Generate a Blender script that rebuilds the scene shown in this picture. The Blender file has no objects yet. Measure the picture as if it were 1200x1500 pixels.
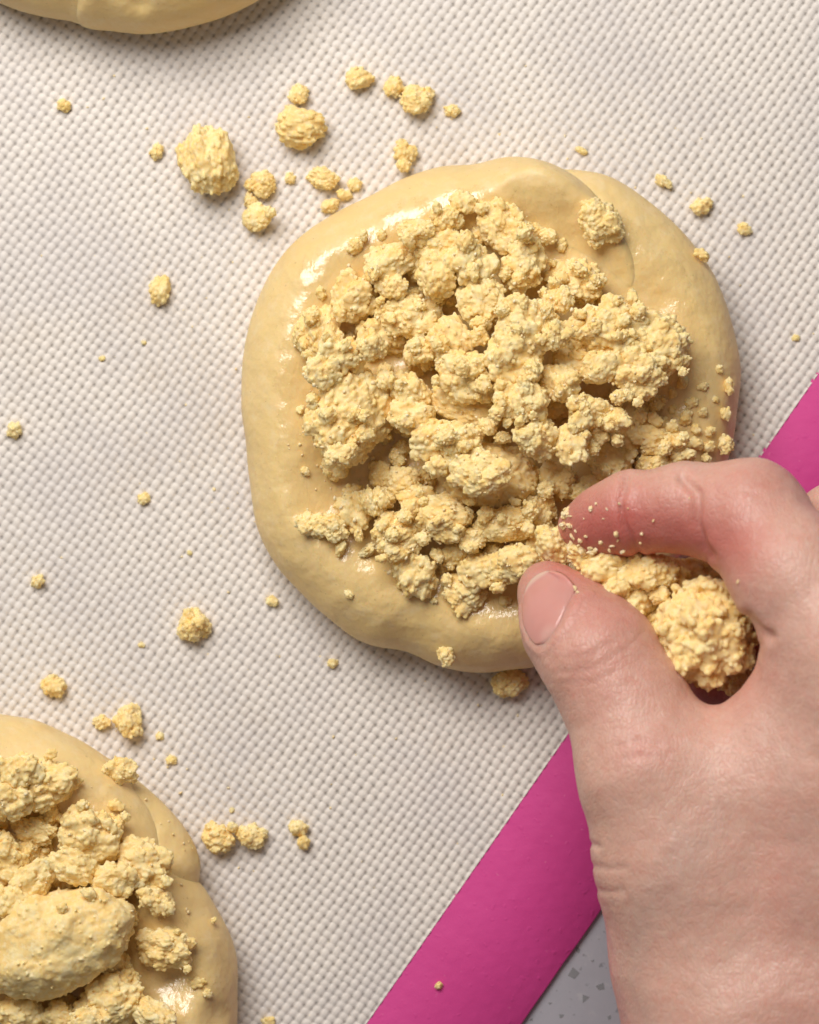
import bpy, math, random
import numpy as np
from mathutils import Vector, Matrix, Euler

# ------------------------------------------------------------------ camera, light, exposure
PX = 0.000125                 # metres on the mat for one pixel of the 1200 x 1500 photograph
CAM_H = 0.60                  # camera height above the mat
scene = bpy.context.scene
COL = scene.collection

cam_data = bpy.data.cameras.new('camera')
cam = bpy.data.objects.new('camera', cam_data)
COL.objects.link(cam)
cam.location = (0, 0, CAM_H)
cam_data.sensor_fit = 'VERTICAL'
cam_data.sensor_height = 36.0
cam_data.lens = 36.0 * CAM_H / (1500 * PX)
cam_data.clip_start = 0.02
cam_data.clip_end = 20.0
cam_data.dof.use_dof = True
cam_data.dof.focus_distance = CAM_H - 0.024
cam_data.dof.aperture_fstop = 17.0
scene.camera = cam

world = bpy.data.worlds.new('World')
scene.world = world
world.use_nodes = True
bg = world.node_tree.nodes['Background']
bg.inputs['Color'].default_value = (1.0, 0.95, 0.91, 1)
bg.inputs['Strength'].default_value = 0.12


def area_light(name, loc, target, sx, sy, power, color):
    l = bpy.data.lights.new(name, 'AREA')
    l.shape = 'RECTANGLE'
    l.size = sx
    l.size_y = sy
    l.energy = power
    l.color = color
    o = bpy.data.objects.new(name, l)
    COL.objects.link(o)
    o.location = loc
    d = Vector(target) - Vector(loc)
    o.rotation_euler = d.to_track_quat('-Z', 'Y').to_euler()
    return o


area_light('window_light', (-0.19, 0.38, 0.50), (0.0, 0.0, 0.0), 0.46, 0.36, 5.0, (1.0, 0.95, 0.895))

scene.view_settings.view_transform = 'Standard'
scene.view_settings.look = 'None'
scene.view_settings.exposure = 0.0
scene.view_settings.gamma = 1.0
scene.view_settings.use_curve_mapping = False
scene.cycles.max_bounces = 6
scene.cycles.diffuse_bounces = 5
scene.cycles.glossy_bounces = 3
scene.cycles.use_denoising = True
scene.cycles.adaptive_threshold = 0.02

MM = 0.001
rng = np.random.default_rng(11)
random.seed(5)


def at(px, py, zmm=0.0):
    """photo pixel -> point (millimetres) at height zmm above the mat"""
    k = (CAM_H - zmm * MM) / CAM_H / MM
    return np.array([(px - 600) * PX * k, (750 - py) * PX * k, zmm])


# ------------------------------------------------------------------ numeric helpers
def hash3(i, j, k, seed):
    n = (i * 73856093) ^ (j * 19349663) ^ (k * 83492791) ^ (seed * 2654435)
    n = (n ^ (n >> 13)) * 1274126177
    n = n & 0x7fffffff
    return ((n ^ (n >> 16)) & 0xffff).astype(np.float32) / 32767.5 - 1.0


def vnoise(p, seed=0):
    """smooth value noise in -1..1 at points p (n,3)"""
    q = np.floor(p)
    f = (p - q).astype(np.float32)
    q = q.astype(np.int64)
    f = f * f * (3 - 2 * f)
    out = 0
    for dx in (0, 1):
        wx = f[:, 0] if dx else 1 - f[:, 0]
        for dy in (0, 1):
            wy = f[:, 1] if dy else 1 - f[:, 1]
            for dz in (0, 1):
                wz = f[:, 2] if dz else 1 - f[:, 2]
                out = out + wx * wy * wz * hash3(q[:, 0] + dx, q[:, 1] + dy, q[:, 2] + dz, seed)
    return out


def cells(p, seed=0):
    """distance to the nearest jittered lattice point (cell size 1)"""
    q = np.floor(p).astype(np.int64)
    f = (p - q).astype(np.float32)
    best = np.full(len(p), 9.0, np.float32)
    for dx in (-1, 0, 1):
        for dy in (-1, 0, 1):
            for dz in (-1, 0, 1):
                a, b, c = q[:, 0] + dx, q[:, 1] + dy, q[:, 2] + dz
                vx = dx + .5 + .45 * hash3(a, b, c, seed) - f[:, 0]
                vy = dy + .5 + .45 * hash3(a, b, c, seed + 1) - f[:, 1]
                vz = dz + .5 + .45 * hash3(a, b, c, seed + 2) - f[:, 2]
                best = np.minimum(best, vx * vx + vy * vy + vz * vz)
    return np.sqrt(best)


def surface_nets(F, org, h):
    """zero level of the 3D array F (negative inside) as verts, quads"""
    s = F < 0
    nx, ny, nz = F.shape
    c = np.zeros((nx - 1, ny - 1, nz - 1), np.int8)
    offs = [(a, b, d) for a in (0, 1) for b in (0, 1) for d in (0, 1)]
    for a, b, d in offs:
        c += s[a:nx - 1 + a, b:ny - 1 + b, d:nz - 1 + d]
    act = (c > 0) & (c < 8)
    idx = np.argwhere(act)
    vals = np.stack([F[idx[:, 0] + a, idx[:, 1] + b, idx[:, 2] + d] for a, b, d in offs], 1)
    acc = np.zeros((len(idx), 3), np.float64)
    cnt = np.zeros(len(idx))
    for i in range(8):
        for j in range(i + 1, 8):
            oi, oj = np.array(offs[i]), np.array(offs[j])
            if np.abs(oi - oj).sum() != 1:
                continue
            m = (vals[:, i] < 0) != (vals[:, j] < 0)
            den = vals[:, i] - vals[:, j]
            t = np.where(m, vals[:, i] / np.where(den == 0, 1, den), 0)
            acc += np.where(m[:, None], oi + t[:, None] * (oj - oi), 0)
            cnt += m
    V = (idx + acc / cnt[:, None]) * h + org
    vid = -np.ones(act.shape, np.int64)
    vid[act] = np.arange(len(idx))
    quads = []
    for ax in range(3):
        u, v = (ax + 1) % 3, (ax + 2) % 3
        sl0 = [slice(None)] * 3
        sl1 = [slice(None)] * 3
        sl0[ax] = slice(0, -1)
        sl1[ax] = slice(1, None)
        a0, a1 = s[tuple(sl0)], s[tuple(sl1)]
        e = np.argwhere(a0 != a1)
        ok = (e[:, u] > 0) & (e[:, v] > 0) & (e[:, u] < F.shape[u] - 1) & (e[:, v] < F.shape[v] - 1)
        e = e[ok]
        inside = a0[tuple(e.T)]
        du = np.zeros(3, int)
        du[u] = 1
        dv = np.zeros(3, int)
        dv[v] = 1
        q = np.stack([vid[tuple((e - du - dv).T)], vid[tuple((e - dv).T)], vid[tuple(e.T)], vid[tuple((e - du).T)]], 1)
        q[~inside] = q[~inside][:, ::-1]
        quads.append(q)
    return V, np.concatenate(quads)


def make_mesh(name, V, Q, smooth=True, attrs=None):
    """V in millimetres"""
    me = bpy.data.meshes.new(name)
    V = np.asarray(V, np.float32) * MM
    Q = np.asarray(Q, np.int32)
    n = Q.shape[1]
    me.vertices.add(len(V))
    me.vertices.foreach_set('co', V.ravel())
    me.loops.add(Q.size)
    me.loops.foreach_set('vertex_index', Q.ravel())
    me.polygons.add(len(Q))
    me.polygons.foreach_set('loop_start', np.arange(0, Q.size, n, dtype=np.int32))
    me.polygons.foreach_set('loop_total', np.full(len(Q), n, np.int32))
    if smooth:
        me.polygons.foreach_set('use_smooth', np.ones(len(Q), bool))
    me.update(calc_edges=True)
    me.validate()
    for k, a in (attrs or {}).items():
        at_ = me.attributes.new(k, 'FLOAT', 'POINT')
        at_.data.foreach_set('value', np.asarray(a, np.float32))
    return me


def obj(name, me, mat=None, parent=None, loc=(0, 0, 0), rot=None, scale=None):
    o = bpy.data.objects.new(name, me)
    COL.objects.link(o)
    if mat is not None and me is not None and not me.materials:
        me.materials.append(mat)
    o.parent = parent
    o.location = loc
    if rot is not None:
        o.rotation_euler = rot
    if scale is not None:
        o.scale = scale
    return o


def tag(o, label=None, cat=None, group=None, kind=None):
    if label:
        o['label'] = label
    if cat:
        o['category'] = cat
    if group:
        o['group'] = group
    if kind:
        o['kind'] = kind
    return o


def empty(name, loc=(0, 0, 0)):
    e = bpy.data.objects.new(name, None)
    COL.objects.link(e)
    e.location = loc
    e.empty_display_size = 0.01
    return e


def poly_sdf(P, X, Y):
    """signed distance (negative inside) of closed polygon P to grid X,Y"""
    P = np.asarray(P, float)
    d = np.full(X.shape, 1e9)
    ins = np.zeros(X.shape, bool)
    for i in range(len(P)):
        a, b = P[i], P[(i + 1) % len(P)]
        e = b - a
        wx, wy = X - a[0], Y - a[1]
        t = np.clip((wx * e[0] + wy * e[1]) / (e @ e), 0, 1)
        d = np.minimum(d, (wx - t * e[0]) ** 2 + (wy - t * e[1]) ** 2)
        c = ((a[1] <= Y) != (b[1] <= Y))
        with np.errstate(divide='ignore', invalid='ignore'):
            xx = a[0] + (Y - a[1]) / (b[1] - a[1] + 1e-12) * e[0]
        ins ^= c & (X < xx)
    d = np.sqrt(d)
    return np.where(ins, -d, d)


def spline(P, n=10):
    """closed Catmull-Rom"""
    P = np.asarray(P, float)
    out = []
    N = len(P)
    for i in range(N):
        p0, p1, p2, p3 = P[i - 1], P[i], P[(i + 1) % N], P[(i + 2) % N]
        for t in np.arange(n) / n:
            out.append(0.5 * (2 * p1 + (p2 - p0) * t + (2 * p0 - 5 * p1 + 4 * p2 - p3) * t * t + (3 * p1 - p0 - 3 * p2 + p3) * t ** 3))
    return np.array(out)


def sstep(a, b, x):
    t = np.clip((x - a) / (b - a), 0, 1)
    return t * t * (3 - 2 * t)


# ------------------------------------------------------------------ materials
class NT:
    def __init__(self, name):
        self.m = bpy.data.materials.new(name)
        self.m.use_nodes = True
        self.t = self.m.node_tree
        self.b = self.t.nodes['Principled BSDF']

    def n(self, typ, **kw):
        nd = self.t.nodes.new(typ)
        for k, v in kw.items():
            if hasattr(nd, k):
                setattr(nd, k, v)
            else:
                nd.inputs[k].default_value = v
        return nd

    def l(self, a, b):
        self.t.links.new(a, b)

    def coord(self, out='Object'):
        return self.n('ShaderNodeTexCoord').outputs[out]

    def noise(self, vec, scale, detail=3, rough=0.55, out='Fac'):
        nd = self.n('ShaderNodeTexNoise')
        nd.inputs['Scale'].default_value = scale
        nd.inputs['Detail'].default_value = detail
        nd.inputs['Roughness'].default_value = rough
        self.l(vec, nd.inputs['Vector'])
        return nd.outputs[out]

    def ramp(self, fac, stops):
        nd = self.n('ShaderNodeValToRGB')
        cr = nd.color_ramp
        while len(cr.elements) < len(stops):
            cr.elements.new(0.5)
        for e, (p, c) in zip(cr.elements, stops):
            e.position = p
            e.color = (c, c, c, 1) if not hasattr(c, '__len__') else (*c, 1)
        self.l(fac, nd.inputs['Fac'])
        return nd.outputs['Color']

    def mix(self, fac, a, b, mode='MIX'):
        nd = self.n('ShaderNodeMix', data_type='RGBA', blend_type=mode)
        for inp, v in ((nd.inputs[0], fac), (nd.inputs[6], a), (nd.inputs[7], b)):
            if hasattr(v, 'is_linked'):
                self.l(v, inp)
            elif hasattr(v, '__len__'):
                inp.default_value = (*v, 1)
            else:
                inp.default_value = v
        return nd.outputs[2]

    def math(self, op, a, b=0.0, clamp=False):
        nd = self.n('ShaderNodeMath', operation=op, use_clamp=clamp)
        for inp, v in ((nd.inputs[0], a), (nd.inputs[1], b)):
            if hasattr(v, 'is_linked'):
                self.l(v, inp)
            else:
                inp.default_value = v
        return nd.outputs[0]

    def attr(self, name):
        return self.n('ShaderNodeAttribute', attribute_name=name).outputs['Fac']

    def bump(self, h, dist, strength=1.0, normal=None):
        nd = self.n('ShaderNodeBump')
        nd.inputs['Distance'].default_value = dist
        nd.inputs['Strength'].default_value = strength
        self.l(h, nd.inputs['Height'])
        if normal is not None:
            self.l(normal, nd.inputs['Normal'])
        return nd.outputs['Normal']

    def set(self, **kw):
        for k, v in kw.items():
            inp = self.b.inputs[k.replace('_', ' ')]
            if hasattr(v, 'is_linked'):
                self.l(v, inp)
            elif hasattr(v, '__len__') and len(v) == 3 and inp.type == 'RGBA':
                inp.default_value = (*v, 1)
            else:
                inp.default_value = v
        return self.m


def mat_weave():
    t = NT('silicone_weave')
    c = t.coord()
    big = t.noise(c, 14, 4, 0.6)
    stain = t.ramp(t.noise(c, 22, 5, 0.65), [(0.55, 0.0), (0.75, 1.0)])
    cool = t.ramp(t.noise(c, 38, 4, 0.6), [(0.42, 0.0), (0.62, 1.0)])
    speck = t.noise(c, 500, 2, 0.5)
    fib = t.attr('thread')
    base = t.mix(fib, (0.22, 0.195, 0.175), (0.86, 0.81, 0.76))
    base = t.mix(t.math('MULTIPLY', big, 0.14), base, (0.70, 0.62, 0.52))
    base = t.mix(t.math('MULTIPLY', stain, 0.38), base, (0.55, 0.42, 0.27))
    base = t.mix(t.math('MULTIPLY', cool, 0.36), base, (0.58, 0.55, 0.57))
    base = t.mix(t.math('MULTIPLY', speck, 0.35), base, (0.60, 0.54, 0.48))
    sp = t.ramp(t.noise(c, 420, 2, 0.5), [(0.70, 0.0), (0.76, 1.0)])
    base = t.mix(t.math('MULTIPLY', sp, 0.10), base, (0.35, 0.26, 0.17))
    fine = t.noise(c, 3500, 2, 0.5)
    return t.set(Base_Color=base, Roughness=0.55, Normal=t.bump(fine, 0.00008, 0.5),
                 Specular_IOR_Level=0.35)


def mat_pink():
    t = NT('pink_silicone')
    c = t.coord()
    base = t.mix(t.noise(c, 60, 5, 0.6), (0.57, 0.045, 0.235), (0.66, 0.066, 0.295))
    spk = t.ramp(t.noise(c, 900, 2, 0.5), [(0.70, 0.0), (0.78, 1.0)])
    base = t.mix(t.math('MULTIPLY', spk, 0.35), base, (0.75, 0.22, 0.40))
    h1 = t.noise(c, 260, 4, 0.6)
    h2 = t.ramp(t.noise(c, 700, 1, 0.5), [(0.66, 0.0), (0.74, 1.0)])
    mp = t.n('ShaderNodeMapping')
    mp.inputs['Rotation'].default_value = (0, 0, math.radians(-55.2))
    t.l(c, mp.inputs['Vector'])
    w1 = t.n('ShaderNodeTexWave', bands_direction='X')
    w2 = t.n('ShaderNodeTexWave', bands_direction='Y')
    for w in (w1, w2):
        w.inputs['Scale'].default_value = 103.0
        w.inputs['Distortion'].default_value = 1.5
        t.l(mp.outputs[0], w.inputs['Vector'])
    n = t.bump(t.math('MULTIPLY', w1.outputs['Fac'], w2.outputs['Fac']), 0.0001, 0.25)
    n = t.bump(h1, 0.0005, 0.3, n)
    n = t.bump(h2, 0.0002, 0.25, n)
    return t.set(Base_Color=base, Roughness=0.62, Normal=n, Specular_IOR_Level=0.3)


def mat_counter():
    t = NT('speckled_counter')
    c = t.coord()
    a = t.noise(c, 70, 6, 0.7)
    base = t.mix(a, (0.41, 0.41, 0.46), (0.57, 0.56, 0.62))
    lt = t.ramp(t.noise(c, 420, 3, 0.6), [(0.60, 0.0), (0.70, 1.0)])
    base = t.mix(t.math('MULTIPLY', lt, 0.6), base, (0.58, 0.57, 0.60))
    dk = t.ramp(t.noise(c, 560, 3, 0.6), [(0.63, 0.0), (0.70, 1.0)])
    base = t.mix(t.math('MULTIPLY', dk, 0.6), base, (0.18, 0.18, 0.20))
    return t.set(Base_Color=base, Roughness=0.45, Normal=t.bump(a, 0.0004, 0.3))


def mat_dough():
    t = NT('glazed_yeast_dough')
    c = t.coord()
    wet = t.attr('wet')
    brk = t.noise(c, 190, 4, 0.6)
    wetm = t.ramp(t.math('ADD', wet, t.math('MULTIPLY', t.math('SUBTRACT', brk, 0.5), 2.2)), [(0.42, 0.0), (0.60, 1.0)])
    pat = t.noise(c, 45, 4, 0.6)
    base = t.mix(pat, (0.78, 0.56, 0.225), (0.87, 0.665, 0.325))
    fp = t.ramp(t.noise(c, 320, 5, 0.7), [(0.5, 0.0), (0.72, 1.0)])
    base = t.mix(t.math('MULTIPLY', fp, 0.40), base, (0.87, 0.73, 0.47))
    base = t.mix(t.math('MULTIPLY', wetm, 0.35), base, (0.80, 0.58, 0.24))
    fl = t.ramp(t.noise(c, 1100, 2, 0.5), [(0.69, 0.0), (0.76, 1.0)])
    base = t.mix(t.math('MULTIPLY', fl, 0.30), base, (0.34, 0.20, 0.08))
    rgh = t.mix(wetm, (0.47, 0.47, 0.47), (0.26, 0.26, 0.26))
    coat = t.math('MULTIPLY', wetm, 1.0)
    st = t.n('ShaderNodeMapping')
    st.inputs['Scale'].default_value = (1.0, 0.55, 1)
    st.inputs['Rotation'].default_value = (0, 0, 0.6)
    t.l(c, st.inputs['Vector'])
    streak = t.noise(st.outputs[0], 900, 3, 0.6)
    n = t.bump(t.noise(c, 120, 3, 0.5), 0.0026, 0.42)
    n = t.bump(t.noise(c, 420, 4, 0.6), 0.0005, 0.22, n)
    n = t.bump(t.noise(c, 1300, 3, 0.6), 0.00018, 0.30, n)
    n2 = t.n('ShaderNodeBump')
    n2.inputs['Distance'].default_value = 0.0004
    t.l(t.math('MULTIPLY', wetm, 0.38), n2.inputs['Strength'])
    t.l(streak, n2.inputs['Height'])
    t.l(n, n2.inputs['Normal'])
    return t.set(Base_Color=base, Roughness=rgh, Normal=n2.outputs[0], Specular_IOR_Level=0.5,
                 Coat_Weight=coat, Coat_Roughness=0.16, Coat_IOR=1.5, Coat_Normal=n2.outputs[0],
                 Subsurface_Weight=0.3, Subsurface_Radius=(1.0, 0.6, 0.25), Subsurface_Scale=0.0014)


def mat_crumb(name, pale, deep, sugar=0.35, relief=True):
    t = NT(name)
    c = t.n('ShaderNodeNewGeometry').outputs['Position']
    oi = t.n('ShaderNodeObjectInfo')
    a = t.noise(c, 330, 4, 0.6)
    base = t.mix(t.ramp(a, [(0.36, 0.0), (0.62, 1.0)]), deep, pale)
    base = t.mix(t.math('MULTIPLY', oi.outputs['Random'], 0.30), base, deep)
    sug = t.ramp(t.noise(c, 900, 2, 0.5), [(0.50, 0.0), (0.66, 1.0)])
    base = t.mix(t.math('MULTIPLY', sug, sugar), base, (0.95, 0.86, 0.62))
    if relief:
        t.set(Normal=t.bump(t.noise(c, 2400, 2, 0.6), 0.00025, 0.40))
    return t.set(Base_Color=base, Roughness=0.62, Specular_IOR_Level=0.30,
                 Subsurface_Weight=0.6 if relief else 0.0, Subsurface_Radius=(1.0, 0.90, 0.72), Subsurface_Scale=0.0010)


def mat_skin():
    t = NT('skin')
    c = t.coord()
    red = t.attr('red')
    mot = t.noise(c, 95, 4, 0.6)
    mot2 = t.noise(c, 420, 3, 0.6)
    base = t.mix(mot, (0.62, 0.352, 0.272), (0.71, 0.45, 0.365))
    base = t.mix(t.math('MULTIPLY', t.ramp(mot2, [(0.42, 0.0), (0.70, 1.0)]), 0.34), base, (0.62, 0.26, 0.20))
    base = t.mix(t.math('MULTIPLY', t.ramp(t.noise(c, 1100, 3, 0.65), [(0.40, 0.0), (0.68, 1.0)]), 0.22), base, (0.80, 0.60, 0.50))
    redm = t.math('MULTIPLY', red, t.math('ADD', 0.65, t.math('MULTIPLY', mot, 0.6)), clamp=True)
    base = t.mix(redm, base, (0.52, 0.145, 0.12))
    vein = t.attr('vein')
    base = t.mix(t.math('MULTIPLY', vein, 0.28), base, (0.40, 0.32, 0.28))
    # fine criss-cross skin lines
    v1 = t.n('ShaderNodeTexVoronoi', feature='DISTANCE_TO_EDGE')
    v1.inputs['Scale'].default_value = 1350
    mp = t.n('ShaderNodeMapping')
    mp.inputs['Scale'].default_value = (1.0, 0.5, 1.0)
    mp.inputs['Rotation'].default_value = (0, 0, 0.5)
    wob = t.mix(0.003, c, t.noise(c, 200, 2, 0.5, 'Color'), 'ADD')
    t.l(wob, mp.inputs['Vector'])
    t.l(mp.outputs[0], v1.inputs['Vector'])
    lines = t.ramp(v1.outputs['Distance'], [(0.0, 0.0), (0.18, 1.0)])
    n = t.bump(t.noise(c, 240, 4, 0.6), 0.0010, 0.15)
    n = t.bump(lines, 0.00011, 0.42, n)
    w = t.n('ShaderNodeMapping')
    w.inputs['Scale'].default_value = (0.35, 1.6, 1.0)
    w.inputs['Rotation'].default_value = (0, 0, -0.5)
    t.l(c, w.inputs['Vector'])
    n = t.bump(t.noise(w.outputs[0], 520, 3, 0.65), 0.00035, 0.22, n)
    return t.set(Base_Color=base, Roughness=0.42, Normal=n, Specular_IOR_Level=0.5,
                 Subsurface_Weight=0.45, Subsurface_Radius=(1.0, 0.36, 0.2), Subsurface_Scale=0.0028)


def mat_nail():
    t = NT('thumbnail_plate')
    c = t.coord()
    tip = t.attr('tip')
    base = t.mix(t.noise(c, 120, 3, 0.5), (0.62, 0.25, 0.215), (0.70, 0.35, 0.305))
    base = t.mix(t.attr('lunula'), base, (0.76, 0.52, 0.45))
    base = t.mix(tip, base, (0.80, 0.66, 0.50))
    return t.set(Base_Color=base, Roughness=0.22, Specular_IOR_Level=0.5, Subsurface_Weight=0.3,
                 Subsurface_Radius=(1, .4, .25), Subsurface_Scale=0.0015,
                 Normal=t.bump(t.noise(c, 500, 2, 0.5), 0.0002, 0.2))


def mat_plain(name, col, rough=0.6):
    t = NT(name)
    c = t.coord()
    return t.set(Base_Color=t.mix(t.noise(c, 900, 3, 0.6), tuple(v * 0.8 for v in col), col), Roughness=rough)


M_WEAVE, M_PINK, M_COUNTER = mat_weave(), mat_pink(), mat_counter()
M_DOUGH, M_SKIN, M_NAIL = mat_dough(), mat_skin(), mat_nail()
M_CRUMB = mat_crumb('streusel', (0.95, 0.77, 0.40), (0.905, 0.645, 0.245))
M_SUGAR = mat_crumb('sugar_grains', (0.90, 0.76, 0.46), (0.86, 0.66, 0.32), .8, False)
M_CHIP = mat_plain('dark_chip', (0.26, 0.26, 0.275), 0.5)

# ------------------------------------------------------------------ counter and mat
ANG = math.radians(55.2)
EV = np.array([math.cos(ANG), math.sin(ANG)])          # along the pink border
EU = np.array([math.sin(ANG), -math.cos(ANG)])         # across it, towards the counter
b_in = at(540, 1495)[:2]
U_IN = float(b_in @ EU)                                 # inner edge of the border (mm)
U_OUT = U_IN + 23.4
COUNTER_Z = -1.25

# counter slab
cs = 420.0
V = [(-cs, -cs, COUNTER_Z), (cs, -cs, COUNTER_Z), (cs, cs, COUNTER_Z), (-cs, cs, COUNTER_Z),
     (-cs, -cs, COUNTER_Z - 30), (cs, -cs, COUNTER_Z - 30), (cs, cs, COUNTER_Z - 30), (-cs, cs, COUNTER_Z - 30)]
Q = [(0, 1, 2, 3), (7, 6, 5, 4), (0, 4, 5, 1), (1, 5, 6, 2), (2, 6, 7, 3), (3, 7, 4, 0)]
counter = tag(obj('counter', make_mesh('counter', V, Q, False), M_COUNTER), 'grey speckled stone-look worktop under the baking mat', kind='structure')

for px, py, s, r in [(841, 1427, 8.5, .2), (880, 1446, 7, 1.1), (856, 1461, 7.5, 2.2), (822, 1488, 5, .6), (847, 1392, 4.5, 1.9), (806, 1470, 3.5, .3),
                     (893, 1490, 5, 2.7), (868, 1408, 3.5, .9), (779, 1493, 4, 1.4)]:
    c = at(px, py, COUNTER_Z)
    k = 3 + int(s * 7) % 2
    pts = [(c[0] + s * .125 * (0.5 + .8 * random.random()) * math.cos(r + 2 * math.pi * i / k),
            c[1] + s * .125 * (0.5 + .8 * random.random()) * math.sin(r + 2 * math.pi * i / k)) for i in range(k)]
    V = [(x, y, COUNTER_Z + .05) for x, y in pts] + [(x, y, COUNTER_Z - .3) for x, y in pts]
    me = bpy.data.meshes.new('stone_chip')
    me.from_pydata([tuple(np.array(v) * MM) for v in V], [], [tuple(range(k))] + [(i, i + k, (i + 1) % k + k, (i + 1) % k) for i in range(k)])
    obj('stone_chip', me, M_CHIP, counter)

mat_root = tag(empty('baking_mat', (0, 0, COUNTER_Z * MM)), 'white woven silicone baking mat with a pink border', 'baking mat')
MOFF = (0, 0, -COUNTER_Z * MM)      # children keep world millimetres


def weave_height(u, v, P=1.55):
    """plain weave: height (mm) and thread mask at u,v (mm)"""
    n1 = vnoise(np.stack([u * .11, v * .11, np.zeros_like(u)], 1), 3)
    n2 = vnoise(np.stack([u * .11, v * .11, np.full_like(u, 9.3)], 1), 4)
    n3 = vnoise(np.stack([u * .8, v * .8, np.full_like(u, 2.3)], 1), 5)
    u = u + 0.28 * n1 + 0.06 * n3
    v = v + 0.28 * n2 - 0.06 * n3
    iu, iv = np.floor(u / P), np.floor(v / P)
    fu, fv = u / P - iu - .5, v / P - iv - .5
    sgn = np.where((iu + iv) % 2 == 0, 1.0, -1.0)
    jit = hash3(iu.astype(np.int64), np.zeros_like(iu, np.int64), np.zeros_like(iu, np.int64), 12) * .03
    jit2 = hash3(iv.astype(np.int64), np.zeros_like(iu, np.int64), np.ones_like(iu, np.int64), 13) * .03
    warp = 0.30 * (1 - np.abs(2.0 * fu) ** 3.4) + 0.15 * sgn * np.cos(math.pi * (fv + .18 * fu)) + jit
    weft = 0.24 * (1 - np.abs(2.0 * fv) ** 3.4) - 0.15 * sgn * np.cos(math.pi * (fu - .18 * fv)) + jit2
    k = 0.03
    h = np.clip(0.5 + 0.5 * (warp - weft) / k, 0, 1)
    z = weft * (1 - h) + warp * h + k * h * (1 - h)
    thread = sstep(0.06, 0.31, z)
    return (z - 0.45) * 1.15 + 0.26, thread


du = 1.55 / 7
FX, FY = 75 + 9, 93.75 + 9
umin = -(FX * abs(EU[0]) + FY * abs(EU[1]))
us = np.arange(umin, U_IN + 1e-6, du)
us = us + (U_IN - us[-1])
vm = FX * abs(EV[0]) + FY * abs(EV[1])
vs = np.arange(-vm, vm, du)
UU, VV = np.meshgrid(us, vs, indexing='ij')
X = UU * EU[0] + VV * EV[0]
Y = UU * EU[1] + VV * EV[1]
z, th = weave_height(UU.ravel(), VV.ravel())
keep = (np.abs(X) < FX) & (np.abs(Y) < FY)
qk = keep[:-1, :-1] & keep[1:, :-1] & keep[1:, 1:] & keep[:-1, 1:]
ids = np.arange(UU.size).reshape(UU.shape)
Qs = np.stack([ids[:-1, :-1][qk], ids[1:, :-1][qk], ids[1:, 1:][qk], ids[:-1, 1:][qk]], 1)
used = np.unique(Qs)
remap = -np.ones(UU.size, np.int64)
remap[used] = np.arange(len(used))
Vw = np.stack([X.ravel(), Y.ravel(), z], 1)[used]
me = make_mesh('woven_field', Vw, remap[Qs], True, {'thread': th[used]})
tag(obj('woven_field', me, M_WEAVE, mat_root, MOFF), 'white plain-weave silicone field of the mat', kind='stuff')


def uv_slab(name, u0, u1, v0, v1, z0, z1, mat, bev=0.25, wob=0.0):
    """slab in mat coordinates with a small chamfer and a slightly uneven cut"""
    n = 160
    vs_ = np.linspace(v0, v1, n + 1)
    p3 = np.stack([vs_ * .35, np.full(n + 1, u0), np.zeros(n + 1)], 1)
    wl = wob * (vnoise(p3, 5) + .5 * vnoise(p3 * 3.1, 6))
    wr = wob * .5 * vnoise(p3 * .6 + 40, 7)
    rows = []
    for f, zz in ((0, z0), (0, z1 - bev), (bev, z1)):
        rows.append((u0 + wl + f, zz))
    for f, zz in ((bev, z1), (0, z1 - bev), (0, z0)):
        rows.append((u1 + wr - f, zz))
    V = np.concatenate([np.stack([u * EU[0] + vs_ * EV[0], u * EU[1] + vs_ * EV[1], np.full(n + 1, zz)], 1) for u, zz in rows])
    m = n + 1
    Q = []
    for r in range(6):
        q = (r + 1) % 6
        i = np.arange(n)
        Q.append(np.stack([r * m + i, q * m + i, q * m + i + 1, r * m + i + 1], 1))
    return obj(name, make_mesh(name, V, np.concatenate(Q), False), mat, mat_root, MOFF)


MU0, MU1, MV0, MV1 = U_OUT - 300, U_OUT, -215, 205
# the carrier sheet below the weave, going on beyond it under the same weave
uv_slab('carrier_sheet', MU0 + 3, U_IN + 1, MV0 + 3, MV1 - 3, -0.85, -0.60, M_WEAVE, .05)
uv_slab('border', U_IN - 0.30, U_OUT, MV0, MV1, -0.80, 0.02, M_PINK, .22, .28)
uv_slab('border', MU0, MU0 + 23.4, MV0, MV1, -0.80, 0.02, M_PINK, .22)
uv_slab('border', MU0 + 23.6, U_IN - .2, MV0, MV0 + 23.4, -0.80, 0.02, M_PINK, .22)
uv_slab('border', MU0 + 23.6, U_IN - .2, MV1 - 23.4, MV1, -0.80, 0.02, M_PINK, .22)

# ------------------------------------------------------------------ height map used to settle crumbs
HG = 0.4
HX0, HY0 = -100.0, -118.0
HN = (int(200 / HG), int(236 / HG))
HM = np.full(HN, -0.05)


def hm_idx(x, y):
    return (np.clip(((x - HX0) / HG).astype(int), 0, HN[0] - 1), np.clip(((y - HY0) / HG).astype(int), 0, HN[1] - 1))


# ------------------------------------------------------------------ buns
def px_poly(P, z):
    return np.array([at(x, y, z)[:2] for x, y in P])


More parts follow.
